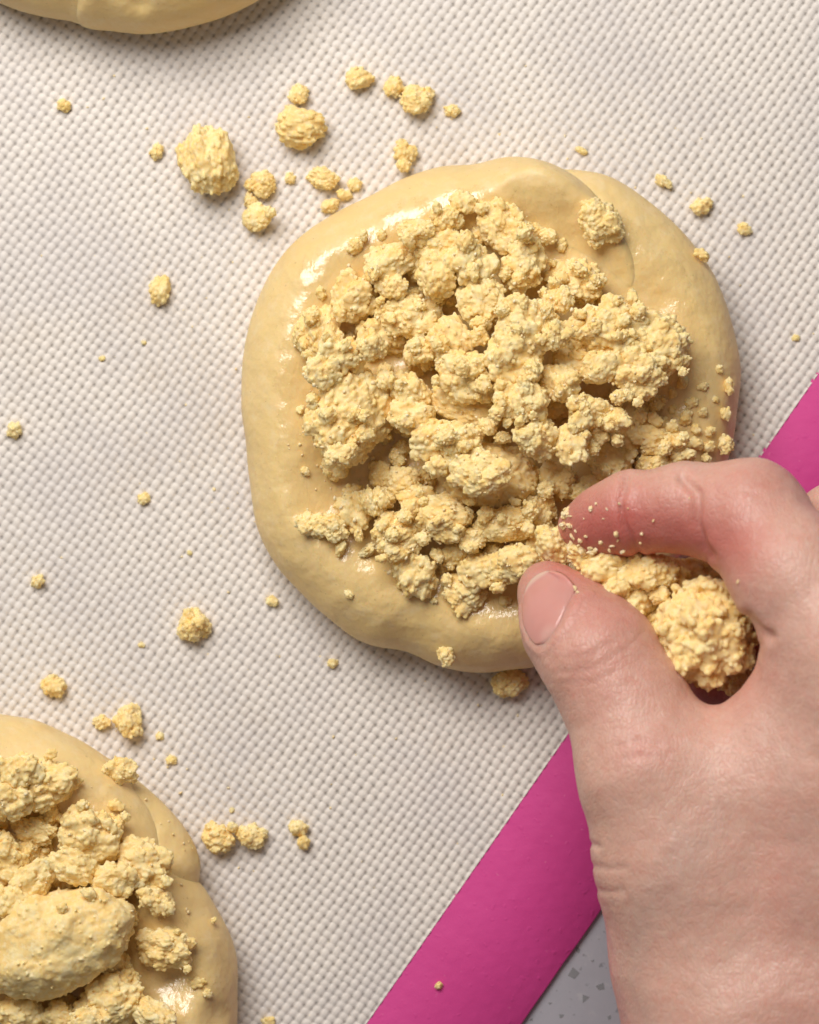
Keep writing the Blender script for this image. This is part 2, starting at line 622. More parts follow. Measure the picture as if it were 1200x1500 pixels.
def make_bun(bodies, outer, seed, label, glaze_in=7.0, h=0.62, dents=()):
    """bodies: list of (name, outline px, top mm, edge radius mm, centre dip mm, radius override fn)"""
    outerw = spline(px_poly(outer, 6.0), 6)
    lo = outerw.min(0) - 3
    hi = outerw.max(0) + 3
    lo = np.maximum(lo, [-96, -115])
    hi = np.minimum(hi, [96, 115])
    xs = np.arange(lo[0], hi[0], h)
    ys = np.arange(lo[1], hi[1], h)
    zs = np.arange(-1.5, 24, h)
    X2, Y2 = np.meshgrid(xs, ys, indexing='ij')
    pts2 = np.stack([X2.ravel(), Y2.ravel(), np.full(X2.size, 0.0)], 1)
    n1 = vnoise(pts2 * .055 + seed, seed).reshape(X2.shape)
    n2 = vnoise(pts2 * .16 + seed, seed + 1).reshape(X2.shape)
    n3 = vnoise(pts2 * .45 + seed, seed + 2).reshape(X2.shape)
    dout = poly_sdf(outerw, X2, Y2)
    Z = zs[None, None, :]
    c = np.array([(xs[0] + xs[-1]) / 2, (ys[0] + ys[-1]) / 2, 0])
    root = tag(empty('streusel_bun', c * MM), label, 'bun', 'unbaked streusel buns on the mat')
    F = None
    for part, P, top, R, dip, Rfn in bodies:
        d = poly_sdf(spline(px_poly(P, 6.0), 6), X2, Y2) + 0.25 * n2
        Rr = np.full(X2.shape, float(R)) if Rfn is None else Rfn(X2, Y2)
        T = top + 0.9 * n1 + 0.7 * n2 + 0.14 * n3 - dip * sstep(5, 18, -dout + 2.0 * n2 + 1.5 * n1)
        for (dx, dy, dr, dd) in dents:
            e = at(dx, dy, 15)
            T = T - dd * np.exp(-((X2 - e[0]) ** 2 + (Y2 - e[1]) ** 2) / (dr * .118) ** 2)
        mid = 5.5
        au = np.maximum(0, 1 + d / Rr)[:, :, None]
        al = np.maximum(0, 1 + d / 5.0)[:, :, None]
        bu = (Z - mid) / (T - mid)[:, :, None]
        bl = (mid - Z) / (mid + .3)
        f = np.where(Z > mid, (np.sqrt(au ** 2 + bu ** 2) - 1) * (T - mid)[:, :, None], (np.sqrt(al ** 2.6 + bl ** 2) - 1) * 5)
        f[[0, -1]] = 1
        f[:, [0, -1]] = 1
        V, Q = surface_nets(f.astype(np.float32), np.array([xs[0], ys[0], zs[0]]), h)
        ix = np.clip(((V[:, 0] - xs[0]) / h).astype(int), 0, len(xs) - 1)
        iy = np.clip(((V[:, 1] - ys[0]) / h).astype(int), 0, len(ys) - 1)
        wet = sstep(glaze_in - 4, glaze_in + 3, -dout + 1.6 * n2)[ix, iy] * (V[:, 2] > 8)
        obj(part, make_mesh(part, V - c, Q, True, {'wet': wet}), M_DOUGH, root)
        F = f if F is None else np.minimum(F, f)
    top = np.where(F < 0, Z, -5).max(2)
    gx, gy = np.meshgrid(np.arange(HN[0]) * HG + HX0, np.arange(HN[1]) * HG + HY0, indexing='ij')
    m = (gx > xs[0]) & (gx < xs[-1]) & (gy > ys[0]) & (gy < ys[-1])
    ii = ((gx[m] - xs[0]) / h).astype(int)
    jj = ((gy[m] - ys[0]) / h).astype(int)
    HM[m] = np.maximum(HM[m], top[np.clip(ii, 0, len(xs) - 1), np.clip(jj, 0, len(ys) - 1)])
    return root


MAIN_OUT = [(355, 580), (358, 515), (373, 450), (400, 392), (440, 346), (490, 312), (540, 286), (590, 262), (640, 246), (690, 240), (740, 231),
            (785, 234), (815, 244), (832, 243), (880, 254), (930, 280), (975, 315), (1015, 357), (1046, 405), (1068, 460), (1081, 510), (1084, 560), (1080, 612),
            (1068, 665), (1045, 730), (1005, 800), (945, 870), (880, 928), (805, 968), (745, 982), (690, 984), (640, 975), (595, 955), (540, 945), (490, 914), (440, 868),
            (402, 822), (376, 770), (366, 705), (358, 640)]
MAIN_A = [(355, 580), (358, 515), (373, 450), (400, 392), (440, 346), (490, 312), (540, 286), (590, 262), (640, 246), (690, 240), (740, 231),
          (785, 234), (822, 247), (862, 276), (900, 318), (930, 362), (945, 405), (944, 445), (935, 500), (945, 580), (970, 680), (960, 790), (890, 900),
          (805, 968), (745, 982), (690, 984), (640, 975), (595, 955), (540, 945), (490, 914), (440, 868), (402, 822), (376, 770), (366, 705), (358, 640)]
MAIN_B = [(700, 260), (760, 244), (815, 246), (880, 254), (930, 280), (975, 315), (1015, 357), (1046, 405), (1068, 460), (1081, 510), (1084, 560), (1080, 612),
          (1068, 665), (1045, 730), (1005, 800), (945, 870), (880, 928), (800, 960), (740, 900), (720, 700), (700, 450)]


def main_R(X2, Y2):
    c = at(900, 400, 10)
    w = sstep(32, 20, np.hypot(X2 - c[0], (Y2 - c[1]) * .8))
    return 15.0 * (1 - w) + 3.6 * w


bun_main = make_bun([('dough_body', MAIN_A, 18.2, 15, 4.2, main_R), ('dough_flap', MAIN_B, 15.8, 12, 1.6, None)], MAIN_OUT, 3,
                    'round streusel bun being topped by the hand, folded seam at its rim',
                    dents=[(470, 720, 60, 1.2), (590, 965, 45, 1.5), (960, 440, 40, .8)])
LL_OUT = [(-30, 1048), (20, 1050), (65, 1060), (120, 1085), (180, 1124), (226, 1165), (268, 1212), (290, 1248), (293, 1280), (312, 1318), (338, 1370), (348, 1430),
          (346, 1500), (330, 1580), (290, 1650), (200, 1720), (60, 1750), (-120, 1740), (-270, 1640), (-340, 1480), (-330, 1300), (-250, 1150), (-140, 1070)]
LL_A = [(-30, 1048), (20, 1050), (65, 1060), (120, 1085), (176, 1124), (214, 1165), (238, 1205), (252, 1240), (268, 1268), (300, 1305), (336, 1368), (348, 1430),
        (346, 1500), (330, 1580), (290, 1650), (200, 1720), (60, 1750), (-120, 1740), (-270, 1640), (-340, 1480), (-330, 1300), (-250, 1150), (-140, 1070)]
LL_B = [(140, 1105), (180, 1126), (226, 1165), (268, 1212), (290, 1248), (293, 1280), (270, 1330), (200, 1330), (140, 1240), (110, 1150)]
bun_low = make_bun([('dough_body', LL_A, 18.5, 13, 4.5, None), ('dough_flap', LL_B, 13.0, 9, 0.5, None)], LL_OUT, 21,
                   'streusel bun carrying the biggest smooth chunk of crumble',
                   dents=[(262, 1432, 38, 3.0), (318, 1490, 22, 2.2), (285, 1345, 22, 1.2), (235, 1180, 24, 1.0)])
TOP_OUT = [(-130, -60), (-60, -25), (0, 5), (50, 21), (105, 30), (125, 31), (165, 41), (215, 48), (262, 43), (320, 27), (378, 0), (440, -45), (500, -130), (530, -260),
           (490, -440), (380, -560), (200, -620), (0, -570), (-130, -440), (-180, -250)]
TOP_A = [(60, -30), (100, 10), (118, 36), (165, 43), (215, 48), (262, 43), (320, 27), (378, 0), (440, -45), (500, -130), (530, -260),
         (490, -440), (380, -560), (200, -620), (100, -500), (60, -250)]
TOP_B = [(-130, -60), (-60, -25), (0, 5), (50, 21), (100, 30), (135, 30), (200, -40), (260, -250), (200, -520), (0, -570), (-130, -440), (-180, -250)]
bun_top = make_bun([('dough_body', TOP_A, 17.5, 11, 3, None), ('dough_flap', TOP_B, 15.5, 11, 3, None)], TOP_OUT, 37,
                   'bare edge of a dough bun with no crumble showing', dents=[(205, 5, 14, 1.4)])


# ------------------------------------------------------------------ crumbs
def crumb_field(ax, base, centres, radii, k=0.35, reach=1.9):
    """smooth union of nodules with the core field, each evaluated only near itself"""
    F = base
    for c, r in zip(centres, radii):
        sl = []
        for i in range(3):
            h = ax[i][1] - ax[i][0]
            lo = max(0, int((c[i] - r - reach - ax[i][0]) / h))
            hi = min(len(ax[i]), int((c[i] + r + reach - ax[i][0]) / h) + 2)
            sl.append(slice(lo, hi))
        g = [ax[i][sl[i]] - c[i] for i in range(3)]
        d = np.sqrt(g[0][:, None, None] ** 2 + g[1][None, :, None] ** 2 + g[2][None, None, :] ** 2) - r
        A = F[tuple(sl)]
        hh = np.clip(0.5 + 0.5 * (A - d) / k, 0, 1)
        F[tuple(sl)] = A * (1 - hh) + d * hh - k * hh * (1 - hh)
    return F


def make_crumb(name, seed, ext, nod, h=0.17, amp=0.36, fine=0.10, k=0.40, core=0.68, gr=0.06, gs=0.31, nn=40, dens=1.9):
    """granular clump; ext = half extents in mm, nod = nodule radius in mm"""
    r = np.random.default_rng(seed)
    ext = np.asarray(ext, float)
    n = int(nn * r.uniform(.9, 1.2))
    cs = []
    for i in range(n):
        v = r.normal(size=3)
        v /= np.linalg.norm(v)
        cs.append(v * np.maximum(ext - nod * .85, .15) * (r.random() ** .30))
    cs = np.array(cs)
    rs = nod * r.uniform(.6, 1.15, n)
    cs = np.vstack([cs, [[0, 0, 0]]])
    lim = ext + nod * .6 + .8
    ax = [np.arange(-l, l + h, h) for l in lim]
    g = [(ax[i] / (ext[i] * core)) ** 2 for i in range(3)]
    cf = (np.sqrt(g[0][:, None, None] + g[1][None, :, None] + g[2][None, None, :]) - 1) * ext.min() * core
    F = crumb_field(ax, np.minimum(cf, 2.5), cs[:-1], rs, k)
    bi = np.argwhere(np.abs(F) < 1.0)
    b = (bi * h - lim).astype(np.float32)
    F[tuple(bi.T)] += amp * vnoise(b * .6 + 31, seed) + amp * .5 * vnoise(b * 1.3 + 7, seed + 9) + fine * vnoise(b * 2.6, seed + 5)
    # sandy grains sitting in the surface
    near = np.argwhere(np.abs(F) < h * .6)
    ng = min(len(near), int(len(near) * h * h * dens))
    pick = near[r.choice(len(near), ng, replace=False)] * h - lim + r.uniform(-.5, .5, (ng, 3)) * h
    F = crumb_field(ax, F, pick, gs * r.uniform(.55, 1.25, ng) ** 1.3, .15, .45)
    g2 = np.argwhere(np.abs(F) < .5)
    b = (g2 * h - lim).astype(np.float32)
    F[tuple(g2.T)] += gr * vnoise(b * 3.4 + 11, seed + 15)
    F[[0, -1]] = 1
    F[:, [0, -1]] = 1
    F[:, :, [0, -1]] = 1
    V, Q = surface_nets(F, -lim, h)
    me = make_mesh(name, V, Q, True)
    me.materials.append(M_CRUMB)
    return me, V, float(np.cbrt(np.prod(ext)))


r_ = np.random.default_rng(77)


def library(name, n, size, nod, seed, **kw):
    out = []
    for i in range(n):
        e = size * np.array([r_.uniform(.95, 1.25), r_.uniform(.8, 1.08), r_.uniform(.7, .95)])
        out.append(make_crumb(name, seed + i, e, nod * r_.uniform(.85, 1.15), **kw))
    return out


BIG = library('streusel_clump', 8, 5.0, 1.35, 100, nn=75, h=.19)
LIB = library('streusel_clump', 14, 3.3, 1.0, 140, nn=46)
SMALL = library('streusel_crumb', 7, 1.9, .72, 300, nn=26, h=.15, amp=.24, gs=.30, dens=1.8)
TINY = library('streusel_crumb', 5, 1.0, .45, 350, nn=12, h=.12, amp=.16, gs=.24, dens=2.0, fine=.06)
DENSE = library('streusel_chunk', 3, 4.8, 1.5, 400, nn=60, k=.9, core=.84, amp=.40, h=.2, gs=.34, dens=1.1)
OVAL = [make_crumb('streusel_chunk', 451, (13.5, 8.4, 4.2), 1.7, h=.24, nn=70, k=2.2, core=.96, amp=.22, gs=.22, dens=.30, fine=.05)]
SLAB = [make_crumb('streusel_chunk', 463, (7.4, 8.0, 5.4), 1.9, h=.23, nn=70, k=1.0, core=.84, amp=.6, gs=.36, dens=1.2)]
WIDE = [make_crumb('streusel_chunk', 472, (7.8, 5.8, 4.6), 1.7, h=.23, nn=70, k=.8, core=.82, amp=.6, gs=.36, dens=1.2)]
BALL = [make_crumb('streusel_ball', 481, (7.6, 7.4, 7.0), 1.4, h=.22, nn=170, k=.45, core=.80, amp=.75, gs=.40, dens=1.5)]
RAGGED = [make_crumb('streusel_clump', 490, (7.2, 5.2, 4.0), 1.2, h=.22, nn=120, k=.5, core=.62, amp=.45, gs=.40, dens=1.7)]


def by_size(rx, ry):
    r = math.sqrt(rx * ry) * .12
    return BIG if r > 4.2 else LIB if r > 2.35 else SMALL if r > 1.25 else TINY


def settle(V, R, S, x, y, sink, cap=31.0):
    """lowest z at which the rotated crumb rests on the height map; V mm"""
    W = (V * S) @ R.T
    i, j = hm_idx(W[:, 0] + x, W[:, 1] + y)
    g = HM[i, j] - W[:, 2]
    zc = min(np.percentile(g, 90.0) - sink, cap - W[:, 2].max())
    np.maximum.at(HM, (i, j), W[:, 2] + zc)
    return zc


def put(lib, name, px, py, rx, ry, ang=None, seed=0, flat=0.85, zg=20.0, sink=0.8, z=None, tilt=0.35, cap=None):
    """settle one crumb: rx, ry = half sizes in photo pixels; ang = direction of rx in the picture (deg)"""
    r = np.random.default_rng(seed * 7919 + int(px * 3 + py * 17))
    lib = by_size(rx, ry) if lib in ('C', 'S') else lib
    me, V, size = lib[int(r.integers(len(lib)))]
    lo, hi = V.min(0), V.max(0)
    half = (hi - lo) / 2
    if ang is None:
        ang = r.uniform(0, 180)
    elif ry > rx and 55 < ang < 125:
        ang -= 90
    rx, ry = rx * 1.10, ry * 1.10
    if cap is None:
        cap = 32.5 - 7.0 * min(1.0, (math.hypot(px - 700, py - 560) / 290) ** 2) if py < 1020 else 33.0
    kpx = PX / MM * (CAM_H - zg * MM) / CAM_H
    s = np.array([rx * kpx / half[0], ry * kpx / half[1], flat * math.sqrt(rx * ry) * kpx / half[2]])
    gm = float(np.cbrt(np.prod(s)))
    s = np.clip(s, gm * .80, gm * 1.28)
    flip = r.integers(2) * math.pi
    E = Euler((r.uniform(-tilt, tilt) + flip, r.uniform(-tilt, tilt), -math.radians(ang)), 'XYZ')
    R = np.array(E.to_matrix())
    for it in range(2):
        c = at(px, py, zg)
        if z is not None:
            zg = z
            continue
        if it == 0:
            W = (V[::7] * s) @ R.T
            i, j = hm_idx(W[:, 0] + c[0], W[:, 1] + c[1])
            zg = float(min(np.percentile(HM[i, j] - W[:, 2], 90.0) - sink, cap - W[:, 2].max()))
    c = at(px, py, zg)
    if z is None:
        c[2] = settle(V, R, s, c[0], c[1], sink, cap)
    o = obj(name, me, None, None, tuple(c * MM), E, tuple(s))
    return o


def grains(name, n, pick, seed, rmin, rmax, label, parent=None):
    """fine loose grains that nobody could count, joined"""
    r = np.random.default_rng(seed)
    ico = [(0, 0, 1), (.89, 0, .45), (.28, .85, .45), (-.72, .53, .45), (-.72, -.53, .45), (.28, -.85, .45),
           (.72, .53, -.45), (-.28, .85, -.45), (-.89, 0, -.45), (-.28, -.85, -.45), (.72, -.53, -.45), (0, 0, -1)]
    fc = [(0, 1, 2), (0, 2, 3), (0, 3, 4), (0, 4, 5), (0, 5, 1), (1, 6, 2), (2, 7, 3), (3, 8, 4), (4, 9, 5), (5, 10, 1),
          (6, 7, 2), (7, 8, 3), (8, 9, 4), (9, 10, 5), (10, 6, 1), (11, 7, 6), (11, 8, 7), (11, 9, 8), (11, 10, 9), (11, 6, 10)]
    ico = np.array(ico)
    fc = np.array(fc)
    Vs, Qs = [], []
    k = 0
    while k < n:
        p = pick(r)
        if p is None:
            continue
        x, y = p
        i, j = hm_idx(np.array([x]), np.array([y]))
        rad = rmin + (rmax - rmin) * r.random() ** 2.2
        q = ico * rad * r.uniform(.55, 1.35, (12, 1)) * r.uniform(.5, 1.3, 3)
        R = np.array(Euler(tuple(r.uniform(0, 6, 3))).to_matrix())
        Vs.append(q @ R.T + np.array([x, y, HM[i, j][0] + rad * .25]))
        Qs.append(fc + 12 * k)
        k += 1
    o = obj(name, make_mesh(name, np.concatenate(Vs), np.concatenate(Qs), True), M_SUGAR)
    return tag(o, label, 'crumbs', kind='stuff')


def zone(px, py, marks):
    return min(marks, key=lambda m: math.hypot(px - m[0], py - m[1]))[2]


Z_MAIN = [(508, 612, 'around the large squarish slab'), (727, 700, 'around the broad smooth-sided chunk'), (935, 500, 'around the widest ragged cluster'),
          (870, 370, 'nearest the lone lump on the folded seam'), (850, 720, 'beside the tip of the forefinger'), (607, 845, 'around the knobbly lump at the heap skirt'),
          (600, 360, 'where the heap meets the glossiest rim'), (690, 490, 'in the core of the heap'), (1000, 620, 'on the bare dough between cluster and forefinger'),
          (740, 860, 'beside the thumbnail')]
Z_LOW = [(80, 1380, 'touching the biggest smooth chunk'), (178, 1127, 'near the small lone lump on the glossy shoulder'), (250, 1388, 'beside the blocky lump at the wet hollow'),
         (130, 1240, 'in the middle of its heap'), (20, 1140, 'along the rim of the bun with the biggest chunk')]
Z_MAT = [(306, 236, 'near the largest oval loose crumb'), (600, 140, 'near the touching pair of loose crumbs'), (480, 285, 'against the rim of the topped bun'),
         (286, 918, 'near the roundish crumb between two buns'), (367, 1224, 'near the row of three'), (200, 1070, 'above the bun with the biggest chunk'),
         (1000, 290, 'off the folded seam'), (780, 985, 'under the thumb'), (100, 60, 'below the bare dough edge'), (90, 640, 'on the stained side of the mat')]


def main_label(px, py, r):
    return ('broad' if r > 36 else 'middling' if r > 23 else 'small') + ' pale yellow streusel clump ' + zone(px, py, Z_MAIN)


def low_label(px, py, r):
    return ('broad' if r > 36 else 'middling' if r > 23 else 'small') + ' yellow streusel clump ' + zone(px, py, Z_LOW)


G_MAIN = 'streusel heaped on the bun being topped'
G_LOW = 'streusel on the bun with the biggest chunk'

# under-layer, mostly hidden, fills the gaps between the big clumps
CR = [  # px, py, rx, ry, angle, library
    # left block and its neighbours
    (508, 612, 62, 70, 5, 'SLAB', 'large squarish slab of streusel with a smooth flank set beside the raised dough rim'),
    (727, 700, 66, 50, 10, 'WIDE', 'broad smooth-sided streusel chunk lying next to the fingertips'),
    (690, 590, 60, 34, 15, 'D', None), (560, 490, 40, 30, 30, 'C', None),
    (640, 360, 44, 32, 10, 'C', None), (735, 330, 44, 36, 60, 'C', None), (570, 385, 40, 30, 150, 'C', None),
    (655, 320, 24, 18, 0, 'C', None), (680, 297, 20, 17, 20, 'C', None), (610, 340, 26, 20, 0, 'C', None),
    (520, 437, 36, 33, 40, 'C', None), (466, 487, 36, 40, 80, 'C', None), (602, 463, 50, 32, 12, 'C', None), (640, 405, 34, 30, 70, 'C', None),
    (690, 385, 36, 32, 30, 'C', None), (705, 440, 40, 34, 60, 'C', None), (765, 388, 42, 32, 110, 'C', None), (575, 420, 24, 20, 0, 'C', None),
    (500, 525, 36, 30, 20, 'C', None), (543, 508, 24, 24, 0, 'C', None), (475, 545, 28, 26, 0, 'C', None), (566, 546, 9, 22, 85, 'S', None),
    (620, 515, 28, 26, 0, 'C', None), (660, 500, 38, 32, 50, 'C', None), (685, 552, 48, 38, 15, 'C', None),
    (845, 412, 42, 34, 20, 'C', None), (765, 480, 46, 40, 75, 'C', None), (755, 525, 46, 42, 40, 'C', None), (818, 440, 22, 22, 0, 'C', None),
    (812, 492, 20, 26, 80, 'C', None), (876, 478, 46, 36, 160, 'C', None), (935, 500, 72, 50, 10, 'RAGGED', 'widest ragged streusel cluster overhanging the glazed dough near the seam'),
    (972, 508, 40, 40, 60, 'C', None), (930, 545, 46, 34, 30, 'C', None), (845, 532, 32, 28, 0, 'C', None), (880, 540, 26, 24, 0, 'C', None),
    (880, 326, 38, 33, 35, 'C', 'lone streusel lump perched on the folded seam of the topped bun'),
    (600, 578, 32, 30, 0, 'C', None), (604, 612, 36, 26, 10, 'C', None), (500, 665, 24, 18, 170, 'C', None),
    (632, 645, 38, 30, 150, 'C', None), (675, 650, 38, 34, 40, 'C', None), (700, 690, 44, 36, 10, 'C', None), (592, 708, 26, 24, 0, 'C', None), (640, 683, 20, 18, 0, 'C', None),
    (612, 735, 30, 24, 20, 'C', None), (522, 745, 28, 30, 70, 'C', None), (549, 735, 18, 30, 85, 'C', None), (458, 768, 24, 20, 10, 'C', None), (488, 774, 24, 19, 30, 'C', None),
    (650, 760, 40, 34, 20, 'C', None), (580, 785, 38, 34, 50, 'C', None), (607, 845, 34, 34, 110, 'C', 'knobbly streusel lump at the lower skirt of the heap, above a bare dough rim'),
    (668, 812, 22, 19, 140, 'C', None), (692, 790, 22, 18, 140, 'C', None), (680, 870, 30, 32, 30, 'C', None), (702, 836, 32, 28, 50, 'C', None), (742, 828, 28, 28, 0, 'C', None),
    (763, 585, 40, 34, 20, 'C', None), (822, 563, 32, 28, 60, 'C', None), (862, 603, 32, 24, 20, 'C', None), (788, 642, 34, 32, 40, 'C', None),
    (836, 650, 28, 30, 70, 'C', None), (852, 617, 20, 16, 0, 'C', None), (950, 640, 48, 32, 12, 'C', None), (918, 578, 12, 10, 0, 'S', None), (905, 615, 22, 18, 0, 'C', None),
    (895, 682, 34, 28, 20, 'C', None), (965, 682, 26, 18, 0, 'C', None), (815, 702, 28, 24, 30, 'C', None), (790, 748, 26, 26, 0, 'C', None),
    (800, 790, 32, 26, 0, 'C', None), (765, 825, 34, 28, 20, 'C', None), (815, 815, 26, 22, 0, 'C', None), (738, 770, 40, 26, 0, 'D', None),
    (860, 720, 30, 24, 0, 'C', None), (1000, 668, 20, 14, 0, 'C', None),
]
LIBS = {'C': 'C', 'S': 'S', 'D': DENSE, 'OVAL': OVAL, 'SLAB': SLAB, 'WIDE': WIDE, 'BALL': BALL, 'RAGGED': RAGGED}
ru = np.random.default_rng(5)
for i in range(60):
    a, q = ru.uniform(0, 6.28), math.sqrt(ru.random())
    px, py = 708 + 240 * q * math.cos(a), 585 + 245 * q * math.sin(a)
    s = ru.uniform(13, 25)
    tag(put('C', 'streusel_clump', px, py, s, s * .85, None, i, .9), main_label(px, py, s), 'streusel clump', G_MAIN)
for i in range(90):
    a, q = ru.uniform(0, 6.28), ru.random() ** .6
    px, py = 715 + 255 * q * math.cos(a), 590 + 265 * q * math.sin(a)
    s = ru.uniform(8, 17)
    tag(put('S', 'streusel_crumb', px, py, s, s * ru.uniform(.75, 1), None, 8000 + i, .85, sink=.5), 'loose streusel bit scattered ' + zone(px, py, Z_MAIN), 'crumb',
        'small crumbs scattered on the bun being topped')
for n_, (px, py, rx, ry, an, lb, lab) in enumerate(CR):
    nm = 'streusel_clump' if lb in 'CS' else 'streusel_chunk'
    o = put(LIBS[lb], nm, px, py, rx, ry, an, 50 + n_, .66)
    tag(o, lab or main_label(px, py, max(rx, ry)), 'streusel clump', G_MAIN)
SMALLS = [(520, 362, 14, 11), (532, 345, 9, 7), (548, 400, 12, 10), (470, 430, 10, 8), (455, 465, 12, 12), (600, 352, 12, 9), (705, 305, 10, 9), (770, 345, 14, 10),
          (655, 958, 17, 13), (511, 870, 5, 11), (500, 802, 12, 7), (540, 806, 15, 8), (560, 818, 9, 7), (970, 530, 10, 10), (1000, 560, 12, 8), (1000, 545, 7, 7), (1030, 566, 9, 6),
          (1020, 650, 12, 9), (1040, 632, 9, 8), (1002, 640, 9, 9), (1064, 650, 15, 12), (1063, 606, 8, 11), (1068, 567, 13, 8), (1054, 541, 6, 6), (1030, 373, 13, 8),
          (1010, 665, 11, 8), (985, 625, 10, 9), (960, 595, 10, 7), (935, 590, 9, 8), (880, 640, 14, 12), (905, 645, 10, 10), (870, 655, 12, 10), (740, 640, 9, 7), (690, 735, 8, 6),
          (850, 460, 10, 8), (800, 455, 12, 10), (905, 440, 9, 7), (925, 430, 7, 6), (640, 500, 10, 8), (735, 455, 12, 10), (720, 620, 10, 8), (735, 760, 8, 7), (755, 735, 9, 6),
          (640, 815, 12, 9), (655, 850, 10, 9), (730, 860, 12, 9), (635, 880, 6, 6), (740, 880, 9, 8), (620, 790, 12, 10), (560, 770, 10, 8), (445, 775, 9, 7), (525, 785, 10, 7),
          (985, 575, 9, 7), (1012, 590, 11, 8), (1030, 605, 8, 7), (1005, 612, 12, 9), (1040, 655, 10, 8), (1020, 628, 9, 7), (975, 655, 13, 10), (1048, 585, 6, 5), (995, 648, 10, 8),
          (960, 615, 12, 9), (940, 610, 10, 9), (1035, 672, 9, 7), (985, 600, 7, 6), (450, 520, 8, 7), (440, 600, 7, 6), (448, 690, 8, 6), (560, 345, 9, 7), (640, 305, 9, 7)]
for i, (px, py, rx, ry) in enumerate(SMALLS):
    tag(put('S', 'streusel_crumb', px, py, rx, ry, None, 900 + i, .8, sink=.15), 'loose streusel bit scattered ' + zone(px, py, Z_MAIN), 'crumb',
        'small crumbs scattered on the bun being topped')

for i in range(95):
    a, q = ru.uniform(0, 6.28), ru.random() ** .6
    px, py = 715 + 265 * q * math.cos(a), 590 + 265 * q * math.sin(a)
    if px > 830 and py > 690:
        continue
    s = ru.uniform(7, 16)
    tag(put('S', 'streusel_crumb', px, py, s, s * ru.uniform(.7, 1), None, 7000 + i, .85, sink=.5), 'loose streusel bit scattered ' + zone(px, py, Z_MAIN), 'crumb',
        'small crumbs scattered on the bun being topped')


def pick_main(r):
    a, q = r.uniform(0, 6.28), r.random() ** .5
    c = at(715 + 300 * q * math.cos(a), 590 + 290 * q * math.sin(a), 18)
    return c[0], c[1]


grains('streusel_fines', 500, pick_main, 8, .14, .46, 'fine sugary grains dusted over the bun the hand is topping')

LOW = [(60, 1150, 62, 38, 165, 'C', None), (30, 1130, 34, 26, 0, 'C', None), (10, 1170, 40, 30, 0, 'C', None), (178, 1127, 26, 20, 20, 'C', 'small streusel lump sitting alone on the glossy shoulder of its bun'),
       (128, 1225, 48, 46, 60, 'C', None), (110, 1270, 40, 26, 20, 'C', None), (48, 1216, 34, 20, 10, 'C', None), (5, 1260, 38, 34, 60, 'C', None), (50, 1290, 40, 28, 140, 'C', None),
       (205, 1265, 46, 36, 20, 'C', None), (228, 1318, 30, 22, 40, 'C', None), (170, 1290, 34, 26, 0, 'C', None), (10, 1320, 34, 28, 0, 'C', None),
       (80, 1382, 116, 72, 162, 'OVAL', 'biggest smooth oval chunk of streusel, cracked along its underside'),
       (240, 1388, 44, 30, 5, 'C', 'blocky streusel lump beside a wet glazed hollow in the dough'),
       (165, 1465, 52, 38, 150, 'C', None), (30, 1485, 38, 28, 0, 'C', None), (88, 1492, 26, 26, 0, 'C', None), (225, 1490, 34, 26, 30, 'C', None), (130, 1500, 30, 24, 0, 'C', None),
       (-40, 1220, 40, 30, 0, 'C', None), (-50, 1330, 40, 40, 0, 'C', None), (-60, 1430, 44, 36, 0, 'C', None)]
for i in range(26):
    px, py = ru.uniform(-30, 190), ru.uniform(1190, 1500)
    s = ru.uniform(16, 26)
    tag(put('C', 'streusel_clump', px, py, s, s * .85, None, 2000 + i, .9), low_label(px, py, s), 'streusel clump', G_LOW)
for n_, (px, py, rx, ry, an, lb, lab) in enumerate(LOW):
    nm = 'streusel_clump' if lb in 'CS' else 'streusel_chunk'
    o = put(LIBS[lb], nm, px, py, rx, ry, an, 1050 + n_, .66)
    tag(o, lab or low_label(px, py, max(rx, ry)), 'streusel clump', G_LOW)
for i, (px, py, rx, ry) in enumerate([(170, 1180, 12, 9), (185, 1195, 8, 7), (75, 1105, 10, 8), (250, 1330, 10, 8), (290, 1440, 12, 8), (305, 1455, 8, 7), (315, 1345, 5, 4), (245, 1290, 9, 8),
                                      (120, 1180, 9, 8), (260, 1365, 6, 5), (275, 1420, 7, 6), (90, 1330, 9, 8), (130, 1310, 12, 9)]):
    tag(put('S', 'streusel_crumb', px, py, rx, ry, None, 1900 + i, .8, sink=.15), 'loose streusel bit scattered ' + zone(px, py, Z_LOW), 'crumb', 'small crumbs on the bun with the biggest chunk')


def pick_low(r):
    px, py = r.uniform(-20, 280), r.uniform(1090, 1510)
    if ((px - 80) / 125) ** 2 + ((py - 1382) / 80) ** 2 < 1:
        return None
    c = at(px, py, 18)
    return c[0], c[1]


grains('streusel_fines', 110, pick_low, 9, .14, .42, 'fine sugary grains dusted over the bun with the biggest smooth chunk')

